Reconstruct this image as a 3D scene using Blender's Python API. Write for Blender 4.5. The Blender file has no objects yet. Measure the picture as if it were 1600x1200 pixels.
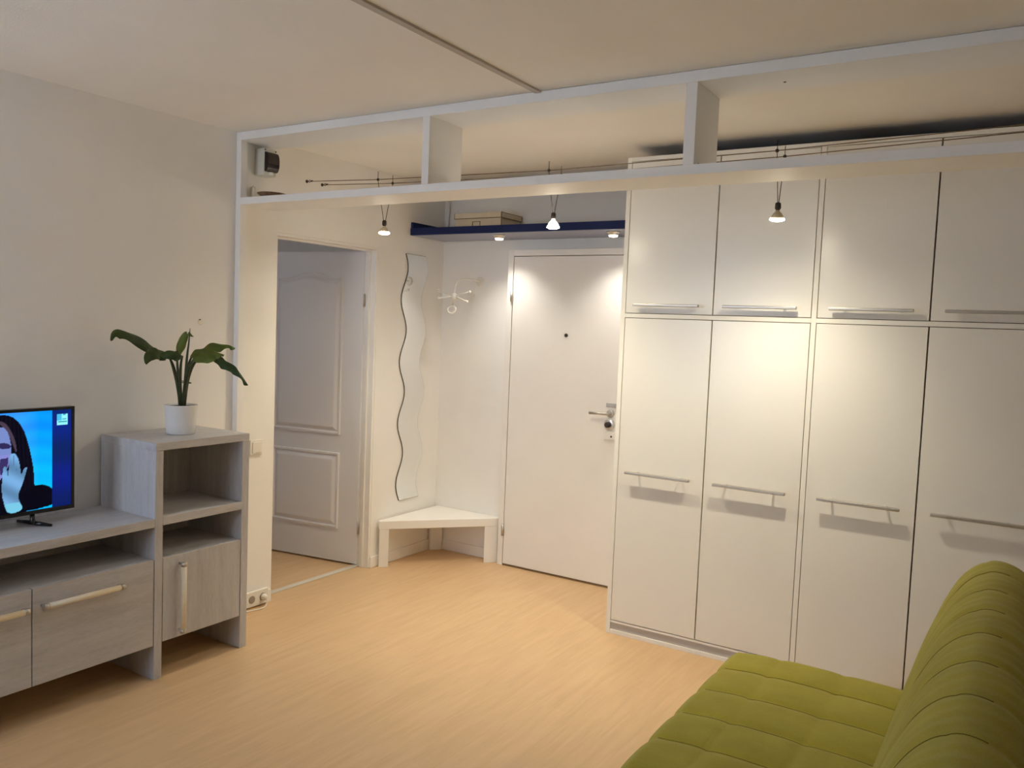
import bpy, bmesh, math, random
from mathutils import Vector, Matrix
random.seed(7)
scn = bpy.context.scene
COL = scn.collection

# ------------------------------------------------------------------ camera
RIGHT = Vector((0.84416662, 0.53462668, 0.03945927))
UP = Vector((-0.0698987, 0.03679235, 0.99687537))
FWD = Vector((-0.53150437, 0.84428706, -0.06842859))
cam_data = bpy.data.cameras.new('camera')
cam_data.sensor_width = 36.0
cam_data.lens = 1299.46 * 36.0 / 1600.0
cam_data.clip_start = 0.05
cam = bpy.data.objects.new('camera', cam_data)
cam.matrix_world = Matrix((
    (RIGHT.x, UP.x, -FWD.x, 3.51),
    (RIGHT.y, UP.y, -FWD.y, 0.0),
    (RIGHT.z, UP.z, -FWD.z, 1.5706),
    (0, 0, 0, 1)))
COL.objects.link(cam)
scn.camera = cam

# ------------------------------------------------------------------ world (dusk sky) and exposure
SKY_COL = (0.71, 0.83, 1.0)
SKY_STRENGTH = 9.0
LAMP_W = 26.5          # spot beam of each wire lamp
LAMP_SPILL = 12.5       # wide stray light below each wire lamp
PUCK_W = 14.0
LAMP_COL = (1.0, 0.89, 0.66)
LAMP_LEAK = 1.1        # light leaking through the glass reflector, all round
PUCK_COL = (1.0, 0.93, 0.82)
world = bpy.data.worlds.new('dusk_sky')
scn.world = world
world.use_nodes = True
bg = world.node_tree.nodes['Background']
bg.inputs['Color'].default_value = (*SKY_COL, 1)
bg.inputs['Strength'].default_value = SKY_STRENGTH
vs = scn.view_settings
vs.view_transform = 'Standard'
vs.look = 'None'
vs.exposure = 0.27
vs.gamma = 1.0
vs.use_curve_mapping = False
try:
    scn.cycles.max_bounces = 14
    scn.cycles.diffuse_bounces = 8
    scn.cycles.transparent_max_bounces = 12
except Exception:
    pass


def portal(name, loc, rot, sx, sy):
    l = bpy.data.lights.new(name, 'AREA')
    l.shape = 'RECTANGLE'
    l.size = sx
    l.size_y = sy
    l.cycles.is_portal = True
    o = bpy.data.objects.new(name, l)
    o.location = loc
    o.rotation_euler = rot
    COL.objects.link(o)


# main constants of the place
H = 2.5                     # ceiling height
XR = 4.05                   # right wall
YN = -1.0                   # window wall behind the viewer
Y2 = 4.625                  # back wall of the entrance
Y0, Y0B = 2.861, 3.10       # partition shelf, front and back
Y1 = 3.883                  # wardrobe front
KX, KY = -2.4, 1.5          # neighbouring room
portal('window_portal', (0.75, YN - 0.10, 1.60), (math.radians(-90), 0, 0), 1.2, 1.3)
portal('side_room_portal', (-1.3, KY - 0.10, 1.6), (math.radians(-90), 0, 0), 0.5, 0.9)


# ------------------------------------------------------------------ materials
def new_mat(name):
    m = bpy.data.materials.new(name)
    m.use_nodes = True
    nt = m.node_tree
    return m, nt, nt.nodes, nt.links, nt.nodes['Principled BSDF']


def paint(name, color, rough=0.6, var=0.03, scale=6.0, bump=0.0, bscale=200.0, metal=0.0, spec=0.5, coat=0.0):
    m, nt, N, L, b = new_mat(name)
    tc = N.new('ShaderNodeTexCoord')
    nz = N.new('ShaderNodeTexNoise')
    nz.inputs['Scale'].default_value = scale
    nz.inputs['Detail'].default_value = 4
    L.new(tc.outputs['Object'], nz.inputs['Vector'])
    r = N.new('ShaderNodeValToRGB')
    c = color
    r.color_ramp.elements[0].position = 0.3
    r.color_ramp.elements[1].position = 0.7
    r.color_ramp.elements[0].color = (c[0] * (1 - var), c[1] * (1 - var), c[2] * (1 - var), 1)
    r.color_ramp.elements[1].color = (min(1, c[0] * (1 + var)), min(1, c[1] * (1 + var)), min(1, c[2] * (1 + var)), 1)
    L.new(nz.outputs['Fac'], r.inputs['Fac'])
    L.new(r.outputs['Color'], b.inputs['Base Color'])
    b.inputs['Roughness'].default_value = rough
    b.inputs['Metallic'].default_value = metal
    b.inputs['Specular IOR Level'].default_value = spec
    b.inputs['Coat Weight'].default_value = coat
    if bump:
        n2 = N.new('ShaderNodeTexNoise')
        n2.inputs['Scale'].default_value = bscale
        n2.inputs['Detail'].default_value = 3
        L.new(tc.outputs['Object'], n2.inputs['Vector'])
        bp = N.new('ShaderNodeBump')
        bp.inputs['Strength'].default_value = bump
        bp.inputs['Distance'].default_value = 0.002
        L.new(n2.outputs['Fac'], bp.inputs['Height'])
        L.new(bp.outputs['Normal'], b.inputs['Normal'])
    return m


def wood(name, c0, c1, c2, stretch, rough=0.5, fine=40.0, bump=0.15):
    """streaky wood grain; stretch = scale per axis (small along the grain)"""
    m, nt, N, L, b = new_mat(name)
    tc = N.new('ShaderNodeTexCoord')
    mp = N.new('ShaderNodeMapping')
    mp.inputs['Scale'].default_value = stretch
    L.new(tc.outputs['Object'], mp.inputs['Vector'])
    n1 = N.new('ShaderNodeTexNoise')
    n1.inputs['Scale'].default_value = 3.0
    n1.inputs['Detail'].default_value = 6
    n1.inputs['Roughness'].default_value = 0.65
    n1.inputs['Distortion'].default_value = 0.4
    L.new(mp.outputs['Vector'], n1.inputs['Vector'])
    n2 = N.new('ShaderNodeTexNoise')
    n2.inputs['Scale'].default_value = fine
    n2.inputs['Detail'].default_value = 4
    L.new(mp.outputs['Vector'], n2.inputs['Vector'])
    mx = N.new('ShaderNodeMath')
    mx.operation = 'MULTIPLY_ADD'
    mx.inputs[1].default_value = 0.35
    L.new(n2.outputs['Fac'], mx.inputs[0])
    ms = N.new('ShaderNodeMath')
    ms.operation = 'MULTIPLY'
    ms.inputs[1].default_value = 0.65
    L.new(n1.outputs['Fac'], ms.inputs[0])
    L.new(ms.outputs[0], mx.inputs[2])
    r = N.new('ShaderNodeValToRGB')
    r.color_ramp.elements[0].position = 0.34
    r.color_ramp.elements[0].color = (*c0, 1)
    r.color_ramp.elements[1].position = 0.66
    r.color_ramp.elements[1].color = (*c2, 1)
    e = r.color_ramp.elements.new(0.5)
    e.color = (*c1, 1)
    L.new(mx.outputs[0], r.inputs['Fac'])
    L.new(r.outputs['Color'], b.inputs['Base Color'])
    b.inputs['Roughness'].default_value = rough
    bp = N.new('ShaderNodeBump')
    bp.inputs['Strength'].default_value = bump
    bp.inputs['Distance'].default_value = 0.001
    L.new(mx.outputs[0], bp.inputs['Height'])
    L.new(bp.outputs['Normal'], b.inputs['Normal'])
    return m


def floor_mat():
    """beech laminate: boards along Y with faint seams, streaky grain"""
    m, nt, N, L, b = new_mat('beech_laminate')
    tc = N.new('ShaderNodeTexCoord')
    rot = N.new('ShaderNodeMapping')
    rot.inputs['Rotation'].default_value = (0, 0, math.radians(90))
    L.new(tc.outputs['Object'], rot.inputs['Vector'])
    br = N.new('ShaderNodeTexBrick')
    br.inputs['Scale'].default_value = 1.0
    br.inputs['Brick Width'].default_value = 1.25
    br.inputs['Row Height'].default_value = 0.095
    br.inputs['Mortar Size'].default_value = 0.0008
    br.inputs['Mortar Smooth'].default_value = 0.6
    br.offset = 0.37
    br.inputs['Color1'].default_value = (0.62, 0.425, 0.240, 1)
    br.inputs['Color2'].default_value = (0.645, 0.445, 0.254, 1)
    br.inputs['Mortar'].default_value = (0.595, 0.405, 0.225, 1)
    L.new(rot.outputs['Vector'], br.inputs['Vector'])
    mp = N.new('ShaderNodeMapping')
    mp.inputs['Scale'].default_value = (14, 1.3, 1)
    L.new(tc.outputs['Object'], mp.inputs['Vector'])
    nz = N.new('ShaderNodeTexNoise')
    nz.inputs['Scale'].default_value = 2.2
    nz.inputs['Detail'].default_value = 7
    nz.inputs['Roughness'].default_value = 0.6
    nz.inputs['Distortion'].default_value = 0.5
    L.new(mp.outputs['Vector'], nz.inputs['Vector'])
    ramp = N.new('ShaderNodeValToRGB')
    ramp.color_ramp.elements[0].position = 0.3
    ramp.color_ramp.elements[0].color = (0.90, 0.875, 0.84, 1)
    ramp.color_ramp.elements[1].position = 0.72
    ramp.color_ramp.elements[1].color = (1.05, 1.05, 1.06, 1)
    L.new(nz.outputs['Fac'], ramp.inputs['Fac'])
    mix = N.new('ShaderNodeMix')
    mix.data_type = 'RGBA'
    mix.blend_type = 'MULTIPLY'
    mix.inputs['Factor'].default_value = 1.0
    L.new(br.outputs['Color'], mix.inputs['A'])
    L.new(ramp.outputs['Color'], mix.inputs['B'])
    L.new(mix.outputs['Result'], b.inputs['Base Color'])
    b.inputs['Roughness'].default_value = 0.42
    b.inputs['Specular IOR Level'].default_value = 0.45
    bp = N.new('ShaderNodeBump')
    bp.inputs['Strength'].default_value = 0.05
    bp.inputs['Distance'].default_value = 0.001
    L.new(nz.outputs['Fac'], bp.inputs['Height'])
    L.new(bp.outputs['Normal'], b.inputs['Normal'])
    return m


def fabric(name, c, c2):
    m, nt, N, L, b = new_mat(name)
    tc = N.new('ShaderNodeTexCoord')
    v = N.new('ShaderNodeTexNoise')
    v.inputs['Scale'].default_value = 340
    v.inputs['Detail'].default_value = 2
    L.new(tc.outputs['Object'], v.inputs['Vector'])
    big = N.new('ShaderNodeTexNoise')
    big.inputs['Scale'].default_value = 9
    big.inputs['Detail'].default_value = 5
    L.new(tc.outputs['Object'], big.inputs['Vector'])
    add = N.new('ShaderNodeMath')
    add.operation = 'MULTIPLY_ADD'
    add.inputs[1].default_value = 0.5
    L.new(v.outputs['Fac'], add.inputs[0])
    hf = N.new('ShaderNodeMath')
    hf.operation = 'MULTIPLY'
    hf.inputs[1].default_value = 0.5
    L.new(big.outputs['Fac'], hf.inputs[0])
    L.new(hf.outputs[0], add.inputs[2])
    r = N.new('ShaderNodeValToRGB')
    r.color_ramp.elements[0].position = 0.3
    r.color_ramp.elements[0].color = (*c2, 1)
    r.color_ramp.elements[1].position = 0.7
    r.color_ramp.elements[1].color = (*c, 1)
    L.new(add.outputs[0], r.inputs['Fac'])
    L.new(r.outputs['Color'], b.inputs['Base Color'])
    b.inputs['Roughness'].default_value = 0.95
    b.inputs['Specular IOR Level'].default_value = 0.1
    b.inputs['Sheen Weight'].default_value = 0.15
    bp = N.new('ShaderNodeBump')
    bp.inputs['Strength'].default_value = 0.4
    bp.inputs['Distance'].default_value = 0.0015
    L.new(add.outputs[0], bp.inputs['Height'])
    L.new(bp.outputs['Normal'], b.inputs['Normal'])
    return m


def emis(name, color, strength):
    m, nt, N, L, b = new_mat(name)
    b.inputs['Base Color'].default_value = (*color, 1)
    b.inputs['Emission Color'].default_value = (*color, 1)
    b.inputs['Emission Strength'].default_value = strength
    return m


def pane_mat():
    m = bpy.data.materials.new('window_glass')
    m.use_nodes = True
    N, L = m.node_tree.nodes, m.node_tree.links
    for n in list(N):
        if n.type != 'OUTPUT_MATERIAL':
            N.remove(n)
    out = [n for n in N if n.type == 'OUTPUT_MATERIAL'][0]
    t = N.new('ShaderNodeBsdfTransparent')
    g = N.new('ShaderNodeBsdfGlossy')
    g.inputs['Roughness'].default_value = 0.02
    mx = N.new('ShaderNodeMixShader')
    mx.inputs['Fac'].default_value = 0.07
    L.new(t.outputs[0], mx.inputs[1])
    L.new(g.outputs[0], mx.inputs[2])
    L.new(mx.outputs[0], out.inputs['Surface'])
    return m


M = {}
M['wall'] = paint('wall_paint', (0.86, 0.85, 0.83), 0.85, 0.02, 3.0, 0.25, 160)
M['wall_bounce_cut'] = paint('taupe_bounce_cut', (0.40, 0.335, 0.25), 0.85, 0.02, 3.0, 0.25, 160)  # dark tone put on the unseen walls to dim the right side
M['ceiling'] = paint('ceiling_paint', (0.87, 0.855, 0.825), 0.9, 0.02, 2.5, 0.35, 120)
M['floor'] = floor_mat()
M['white_board'] = paint('white_laminate_board', (0.85, 0.85, 0.85), 0.62, 0.015, 4.0)
M['white_trim'] = paint('white_trim_paint', (0.86, 0.845, 0.82), 0.4, 0.02, 8.0)
M['wardrobe'] = paint('wardrobe_white_laminate', (0.83, 0.815, 0.765), 0.29, 0.012, 3.0, 0.06, 60, spec=0.7)
M['wardrobe_frame'] = paint('wardrobe_white_frame', (0.85, 0.835, 0.785), 0.4, 0.012, 3.0)
M['joint_grey'] = paint('grey_joint_strip', (0.50, 0.47, 0.44), 0.7, 0.05, 10)
M['threshold'] = paint('pale_threshold_metal', (0.62, 0.58, 0.52), 0.4, 0.03, 20)
M['dark_gap'] = paint('dark_carcass_inside', (0.10, 0.08, 0.06), 0.8)
M['plinth'] = paint('grey_plinth', (0.50, 0.475, 0.46), 0.45, 0.04, 10)
M['alu'] = paint('brushed_aluminium', (0.72, 0.70, 0.67), 0.32, 0.03, 60, metal=1.0)
M['steel'] = paint('satin_steel', (0.56, 0.53, 0.49), 0.42, 0.03, 60, metal=1.0)
M['dark_metal'] = paint('dark_metal', (0.06, 0.05, 0.045), 0.45, 0.05, 30, metal=0.6)
M['wire'] = paint('tarnished_wire', (0.20, 0.15, 0.10), 0.4, 0.05, 30, metal=0.7)
M['door'] = paint('white_door_paint', (0.84, 0.82, 0.79), 0.5, 0.015, 3.0)
M['inner_door'] = paint('inner_door_paint', (0.77, 0.765, 0.80), 0.45, 0.015, 3.0)
M['cab_h'] = wood('washed_oak_along', (0.425, 0.42, 0.435), (0.52, 0.515, 0.535), (0.59, 0.585, 0.605), (9, 0.9, 9), 0.55)
M['cab_v'] = wood('washed_oak_upright', (0.425, 0.42, 0.435), (0.52, 0.515, 0.535), (0.59, 0.585, 0.605), (9, 9, 0.9), 0.55)
M['handle_wood'] = wood('pale_handle_wood', (0.74, 0.64, 0.47), (0.78, 0.69, 0.52), (0.82, 0.73, 0.57), (20, 2, 20), 0.4)
M['blue'] = paint('navy_blue_laminate', (0.006, 0.016, 0.088), 0.55, 0.05, 5, spec=0.25)
M['blue_under_sheen'] = paint('blue_underside_lit', (0.30, 0.32, 0.42), 0.4, 0.03, 5)  # shelf navy made paler: reflected light on the underside put into the colour
M['card'] = paint('cream_cardboard', (0.70, 0.60, 0.44), 0.8, 0.04, 20)
M['card_edge'] = paint('brown_box_edge', (0.20, 0.125, 0.06), 0.7, 0.05, 20)
M['card_brown'] = paint('brown_cardboard', (0.36, 0.26, 0.165), 0.8, 0.06, 20)
M['fabric'] = fabric('olive_green_fabric', (0.40, 0.355, 0.050), (0.29, 0.255, 0.032))
M['thread'] = fabric('olive_seam_thread', (0.34, 0.32, 0.07), (0.26, 0.24, 0.04))
M['seam'] = fabric('dark_olive_crease_shade', (0.20, 0.175, 0.024), (0.15, 0.13, 0.018))  # darker olive standing in for shade in the quilting creases
M['sofa_base'] = fabric('dark_olive_base', (0.14, 0.13, 0.03), (0.10, 0.09, 0.02))
M['black_plastic'] = paint('black_gloss_plastic', (0.010, 0.010, 0.012), 0.22, 0.05, 20)
M['pot'] = paint('white_ceramic', (0.80, 0.79, 0.79), 0.3, 0.02, 10, coat=0.3)
M['soil'] = paint('dark_soil', (0.035, 0.024, 0.016), 0.95, 0.3, 60, 0.8, 120)
M['leaf'] = paint('dark_green_leaf', (0.035, 0.058, 0.014), 0.55, 0.25, 25, 0.2, 60, spec=0.25)
M['leaf_light'] = paint('fresh_green_leaf', (0.110, 0.150, 0.028), 0.55, 0.2, 25, 0.2, 60, spec=0.25)
M['stem'] = paint('dark_green_stem', (0.028, 0.042, 0.014), 0.5, 0.2, 30)
M['white_plastic'] = paint('white_plastic', (0.80, 0.78, 0.73), 0.35, 0.02, 20)
M['grey_plastic'] = paint('pale_grey_plastic', (0.66, 0.65, 0.58), 0.4, 0.02, 20)
M['smoke'] = paint('smoked_window', (0.018, 0.012, 0.012), 0.15, 0.1, 10)
M['socket_dark'] = paint('socket_recess', (0.30, 0.27, 0.23), 0.5, 0.05, 20)
M['brown'] = paint('dull_brown', (0.16, 0.085, 0.045), 0.6, 0.35, 60)
M['candle'] = paint('white_wax', (0.80, 0.76, 0.68), 0.5, 0.02, 20)
M['lamp_glass'] = emis('lit_halogen_glass', (1.0, 0.86, 0.66), 26.0)
M['reflector_glass'] = paint('coated_reflector_glass', (0.62, 0.52, 0.38), 0.2, 0.05, 30)
M['puck_glass'] = emis('lit_puck_lens', (1.0, 0.90, 0.76), 9.0)
M['pane'] = pane_mat()
m, nt, N, L, b = new_mat('mirror_silver')
b.inputs['Base Color'].default_value = (0.95, 0.96, 0.95, 1)
b.inputs['Metallic'].default_value = 1.0
b.inputs['Roughness'].default_value = 0.03
M['mirror'] = m
M['mirror_edge'] = paint('dark_green_glass_edge', (0.10, 0.10, 0.075), 0.2, 0.1, 30)
m, nt, N, L, b = new_mat('screen_picture')
at = N.new('ShaderNodeAttribute')
at.attribute_name = 'picture'
b.inputs['Base Color'].default_value = (0.002, 0.002, 0.003, 1)
b.inputs['Roughness'].default_value = 0.3
b.inputs['Specular IOR Level'].default_value = 0.12
L.new(at.outputs['Color'], b.inputs['Emission Color'])
b.inputs['Emission Strength'].default_value = 1.0
M['screen'] = m


# ------------------------------------------------------------------ mesh helpers
class MB:
    """collects shapes (world coordinates) for one mesh"""
    def __init__(s):
        s.v = []
        s.f = []
        s.sm = []

    def add(s, vs, fs, smooth=False):
        o = len(s.v)
        s.v += [tuple(p) for p in vs]
        s.f += [tuple(i + o for i in f) for f in fs]
        s.sm += [smooth] * len(fs)
        return s

    def box(s, x0, x1, y0, y1, z0, z1):
        vs = [(x, y, z) for z in (z0, z1) for y in (y0, y1) for x in (x0, x1)]
        return s.add(vs, [(0, 2, 3, 1), (4, 5, 7, 6), (0, 1, 5, 4), (2, 6, 7, 3), (0, 4, 6, 2), (1, 3, 7, 5)])

    def prism(s, pts, z0, z1):
        n = len(pts)
        a = sum(pts[i][0] * pts[(i + 1) % n][1] - pts[(i + 1) % n][0] * pts[i][1] for i in range(n))
        if a < 0:
            pts = pts[::-1]
        vs = [(x, y, z0) for x, y in pts] + [(x, y, z1) for x, y in pts]
        fs = [tuple(range(n))[::-1], tuple(range(n, 2 * n))]
        fs += [(i, (i + 1) % n, (i + 1) % n + n, i + n) for i in range(n)]
        return s.add(vs, fs)

    def tube(s, pts, r, n=10, cap=True):
        pts = [Vector(p) for p in pts]
        rs = r if isinstance(r, (list, tuple)) else [r] * len(pts)
        t0 = (pts[1] - pts[0]).normalized()
        ref = Vector((0, 0, 1)) if abs(t0.z) < 0.9 else Vector((1, 0, 0))
        nrm = t0.cross(ref).normalized()
        vs = []
        for i, p in enumerate(pts):
            if i == 0:
                t = t0
            elif i == len(pts) - 1:
                t = (pts[i] - pts[i - 1]).normalized()
            else:
                t = ((pts[i + 1] - p).normalized() + (p - pts[i - 1]).normalized()).normalized()
            nrm = (nrm - t * nrm.dot(t)).normalized()
            bn = t.cross(nrm)
            for k in range(n):
                a = 2 * math.pi * k / n
                vs.append(p + (nrm * math.cos(a) + bn * math.sin(a)) * rs[i])
        fs = []
        for i in range(len(pts) - 1):
            for k in range(n):
                k2 = (k + 1) % n
                fs.append((i * n + k, i * n + k2, (i + 1) * n + k2, (i + 1) * n + k))
        s.add(vs, fs, True)
        if cap:
            o = len(s.v) - len(vs)
            s.f.append(tuple(o + k for k in range(n))[::-1])
            s.f.append(tuple(o + (len(pts) - 1) * n + k for k in range(n)))
            s.sm += [False, False]
        return s

    def lathe(s, prof, c, n=32, axis=(0, 0, 1), smooth=True):
        """prof: (radius, height) along axis from c"""
        ax = Vector(axis).normalized()
        ref = Vector((1, 0, 0)) if abs(ax.x) < 0.9 else Vector((0, 1, 0))
        u = ax.cross(ref).normalized()
        w = ax.cross(u)
        c = Vector(c)
        vs = []
        for r, h in prof:
            for k in range(n):
                a = 2 * math.pi * k / n
                vs.append(c + ax * h + (u * math.cos(a) + w * math.sin(a)) * max(r, 1e-5))
        fs = []
        for i in range(len(prof) - 1):
            for k in range(n):
                k2 = (k + 1) % n
                fs.append((i * n + k, i * n + k2, (i + 1) * n + k2, (i + 1) * n + k))
        s.add(vs, fs, smooth)
        o = len(s.v) - len(vs)
        s.f.append(tuple(o + k for k in range(n))[::-1])
        s.f.append(tuple(o + (len(prof) - 1) * n + k for k in range(n)))
        s.sm += [False, False]
        return s

    def ball(s, c, r, n=14):
        prof = [(r * math.sin(math.pi * i / n), -r * math.cos(math.pi * i / n)) for i in range(n + 1)]
        return s.lathe(prof, c, n * 2)

    def torus(s, c, axis, R, r, n=24, m_=8):
        ax = Vector(axis).normalized()
        ref = Vector((1, 0, 0)) if abs(ax.x) < 0.9 else Vector((0, 1, 0))
        u = ax.cross(ref).normalized()
        w = ax.cross(u)
        c = Vector(c)
        vs = []
        for i in range(n):
            a = 2 * math.pi * i / n
            d = u * math.cos(a) + w * math.sin(a)
            for j in range(m_):
                b_ = 2 * math.pi * j / m_
                vs.append(c + d * (R + r * math.cos(b_)) + ax * r * math.sin(b_))
        fs = [(i * m_ + j, i * m_ + (j + 1) % m_, ((i + 1) % n) * m_ + (j + 1) % m_, ((i + 1) % n) * m_ + j)
              for i in range(n) for j in range(m_)]
        return s.add(vs, fs, True)


def recalc(me):
    bm = bmesh.new()
    bm.from_mesh(me)
    bmesh.ops.recalc_face_normals(bm, faces=bm.faces)
    bm.to_mesh(me)
    bm.free()


ROOT = {}


def obj(name, mb, mat, parent=None, loc=None, bevel=0.0, seg=2):
    """links one mesh object; vertices are given in world coordinates"""
    if parent is not None:
        off = ROOT[parent.name]
    elif loc is not None:
        off = Vector(loc)
    else:
        off = Vector((0, 0, 0))
    me = bpy.data.meshes.new(name)
    me.from_pydata([tuple(Vector(p) - off) for p in mb.v], [], mb.f)
    me.polygons.foreach_set('use_smooth', mb.sm)
    recalc(me)
    me.materials.append(M[mat] if isinstance(mat, str) else mat)
    o = bpy.data.objects.new(name, me)
    COL.objects.link(o)
    if parent is not None:
        o.parent = parent
    else:
        o.location = off
    ROOT[o.name] = off
    if bevel:
        md = o.modifiers.new('edge', 'BEVEL')
        md.width = bevel
        md.segments = seg
        md.limit_method = 'ANGLE'
        md.angle_limit = math.radians(40)
    return o


def tag(o, label, cat, group=None, kind=None):
    o['label'] = label
    o['category'] = cat
    if group:
        o['group'] = group
    if kind:
        o['kind'] = kind
    return o


def thing(name, loc, label, cat, group=None, kind=None):
    o = bpy.data.objects.new(name, None)
    o.empty_display_size = 0.1
    o.location = loc
    COL.objects.link(o)
    ROOT[o.name] = Vector(loc)
    return tag(o, label, cat, group, kind)


def B(*a):
    return MB().box(*a)


def struct(name, mb, mat, label, cat, bevel=0.0):
    return tag(obj(name, mb, mat, bevel=bevel), label, cat, kind='structure')


# ------------------------------------------------------------------ room shell
struct('floor', B(KX - 0.12, XR + 0.12, YN - 0.12, 4.87, -0.10, 0.0), 'floor',
       'honey coloured beech laminate floor of the room and entrance', 'floor')
struct('ceiling', B(KX - 0.12, XR + 0.12, YN - 0.12, 4.87, H, H + 0.12), 'ceiling',
       'plain off-white painted ceiling', 'ceiling')
wl = MB()
wl.box(-0.12, 0, YN, 3.131, 0, H)
wl.box(-0.12, 0, 3.955, Y2 + 0.12, 0, H)
wl.box(-0.12, 0, 3.131, 3.955, 2.03, H)
struct('wall_left', wl, 'wall', 'off-white wall behind the television with the inner doorway', 'wall')
struct('wall_back', B(0, XR, Y2, Y2 + 0.12, 0, H), 'wall', 'off-white end wall of the entrance beside the front door', 'wall')
struct('wall_right', B(XR, XR + 0.12, YN, Y2 + 0.12, 0, H), 'wall_bounce_cut', 'wall behind the sofa, toned taupe to cut bounce light', 'wall')
wn = MB()
wn.box(-0.12, 0.15, YN - 0.12, YN, 0, H)
wn.box(1.35, XR, YN - 0.12, YN, 0, H)
wn.box(0.15, 1.35, YN - 0.12, YN, 0, 0.95)
wn.box(0.15, 1.35, YN - 0.12, YN, 2.25, H)
struct('wall_front', wn, 'wall_bounce_cut', 'window wall facing the entrance, toned taupe to cut bounce light', 'wall')
struct('wall_side_room_far', B(KX, -0.12, Y2 + 0.12, Y2 + 0.24, 0, H), 'wall', 'far wall of the dim side room', 'wall')
struct('wall_side_room_left', B(KX - 0.12, KX, KY, Y2 + 0.24, 0, H), 'wall', 'left wall of the dim side room', 'wall')
wk = MB()
wk.box(KX, -1.55, KY - 0.12, KY, 0, H)
wk.box(-1.05, -0.12, KY - 0.12, KY, 0, H)
wk.box(-1.55, -1.05, KY - 0.12, KY, 0, 1.15)
wk.box(-1.55, -1.05, KY - 0.12, KY, 2.05, H)
struct('wall_side_room_front', wk, 'wall', 'window wall of the dim side room', 'wall')


def window(name, x0, x1, y, z0, z1, label):
    t = thing(name, ((x0 + x1) / 2, y, z0), label, 'window', kind='structure')
    f = MB()
    w = 0.06
    f.box(x0, x1, y - 0.09, y - 0.03, z0, z0 + w)
    f.box(x0, x1, y - 0.09, y - 0.03, z1 - w, z1)
    f.box(x0, x0 + w, y - 0.09, y - 0.03, z0 + w, z1 - w)
    f.box(x1 - w, x1, y - 0.09, y - 0.03, z0 + w, z1 - w)
    xm = (x0 + x1) / 2
    f.box(xm - 0.04, xm + 0.04, y - 0.09, y - 0.03, z0 + w, z1 - w)
    obj('window_frame', f, 'white_trim', t)
    for a, c in ((x0 + w, xm - 0.04), (xm + 0.04, x1 - w)):
        obj('pane', B(a, c, y - 0.062, y - 0.058, z0 + w, z1 - w), 'pane', t)
    obj('window_sill', B(x0, x1, y - 0.03, y + 0.10, z0 - 0.03, z0), 'white_trim', t)


window('window_1', 0.15, 1.35, YN, 0.95, 2.25, 'white framed double window in the wall facing the entrance')
window('window_2', -1.55, -1.05, KY, 1.15, 2.05, 'white framed window of the side room')

struct('trim_1', B(1.764, 1.791, YN, Y0, H - 0.008, H), 'joint_grey',
       'thin grey joint strip across the ceiling ending at the partition shelf', 'trim')
struct('baseboard_left', MB().box(0, 0.013, 2.64, 3.137, 0, 0.072).box(0, 0.013, 3.95, Y2, 0, 0.072), 'white_trim',
       'low white skirting along the left wall beside the inner doorway and under the bench', 'baseboard', 0.004)
struct('baseboard_back', B(0.013, 0.575, Y2 - 0.013, Y2, 0, 0.072), 'white_trim',
       'low white skirting on the end wall under the corner bench', 'baseboard', 0.004)
struct('trim_2', B(-0.115, -0.075, 3.135, 3.95, 0, 0.007), 'threshold',
       'metal threshold strip on the floor of the inner doorway', 'trim', 0.003)


# ------------------------------------------------------------------ inner door
def outline(s0, s1, z0, z1, arch):
    """panel outline in (s, z), counter-clockwise; arch = height of the arched top"""
    pts = [(s0, z0), (s1, z0)]
    if not arch:
        return pts + [(s1, z1), (s0, z1)]
    w = s1 - s0
    sh = 0.24 * w
    pts += [(s1, z1)]
    n = 16
    for i in range(n + 1):
        t = i / n
        x = s1 - sh * 0.6 - (w - sh * 1.2) * t
        pts.append((x, z1 + arch * 0.5 * (1 - math.cos(2 * math.pi * t)) ** 0.8 * 0.5 ** 0.0 * 0.57))
    pts += [(s0, z1)]
    return pts


def inset(pts, d):
    n = len(pts)
    out = []
    for i in range(n):
        p0, p1, p2 = Vector(pts[i - 1]), Vector(pts[i]), Vector(pts[(i + 1) % n])
        e1, e2 = (p1 - p0).normalized(), (p2 - p1).normalized()
        n1, n2 = Vector((-e1.y, e1.x)), Vector((-e2.y, e2.x))
        k = (n1 + n2)
        k = k / max(0.35, k.dot(n1))
        out.append(tuple(p1 + k * d))
    return out


d1 = thing('door_1', (-0.06, 3.54, 0), 'grey-white panelled inner door standing open in the left wall', 'door', kind='structure')
HX, HY = -0.09, 3.93
DD = Vector((-0.69, -0.105, 0)).normalized()
DN = Vector((DD.y, -DD.x, 0))          # towards the viewer (-y side)
if DN.y > 0:
    DN = -DN


def lp(s, z, h):
    """point on the door leaf: s from hinge, height z, h proud of the visible face"""
    return Vector((HX, HY, 0)) + DD * s + DN * h + Vector((0, 0, z))


def leafbox(s0, s1, z0, z1, h0, h1):
    mb = MB()
    vs = [lp(s, z, h) for h in (h0, h1) for z in (z0, z1) for s in (s0, s1)]
    return mb.add(vs, [(0, 2, 3, 1), (4, 5, 7, 6), (0, 1, 5, 4), (2, 6, 7, 3), (0, 4, 6, 2), (1, 3, 7, 5)])


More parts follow.
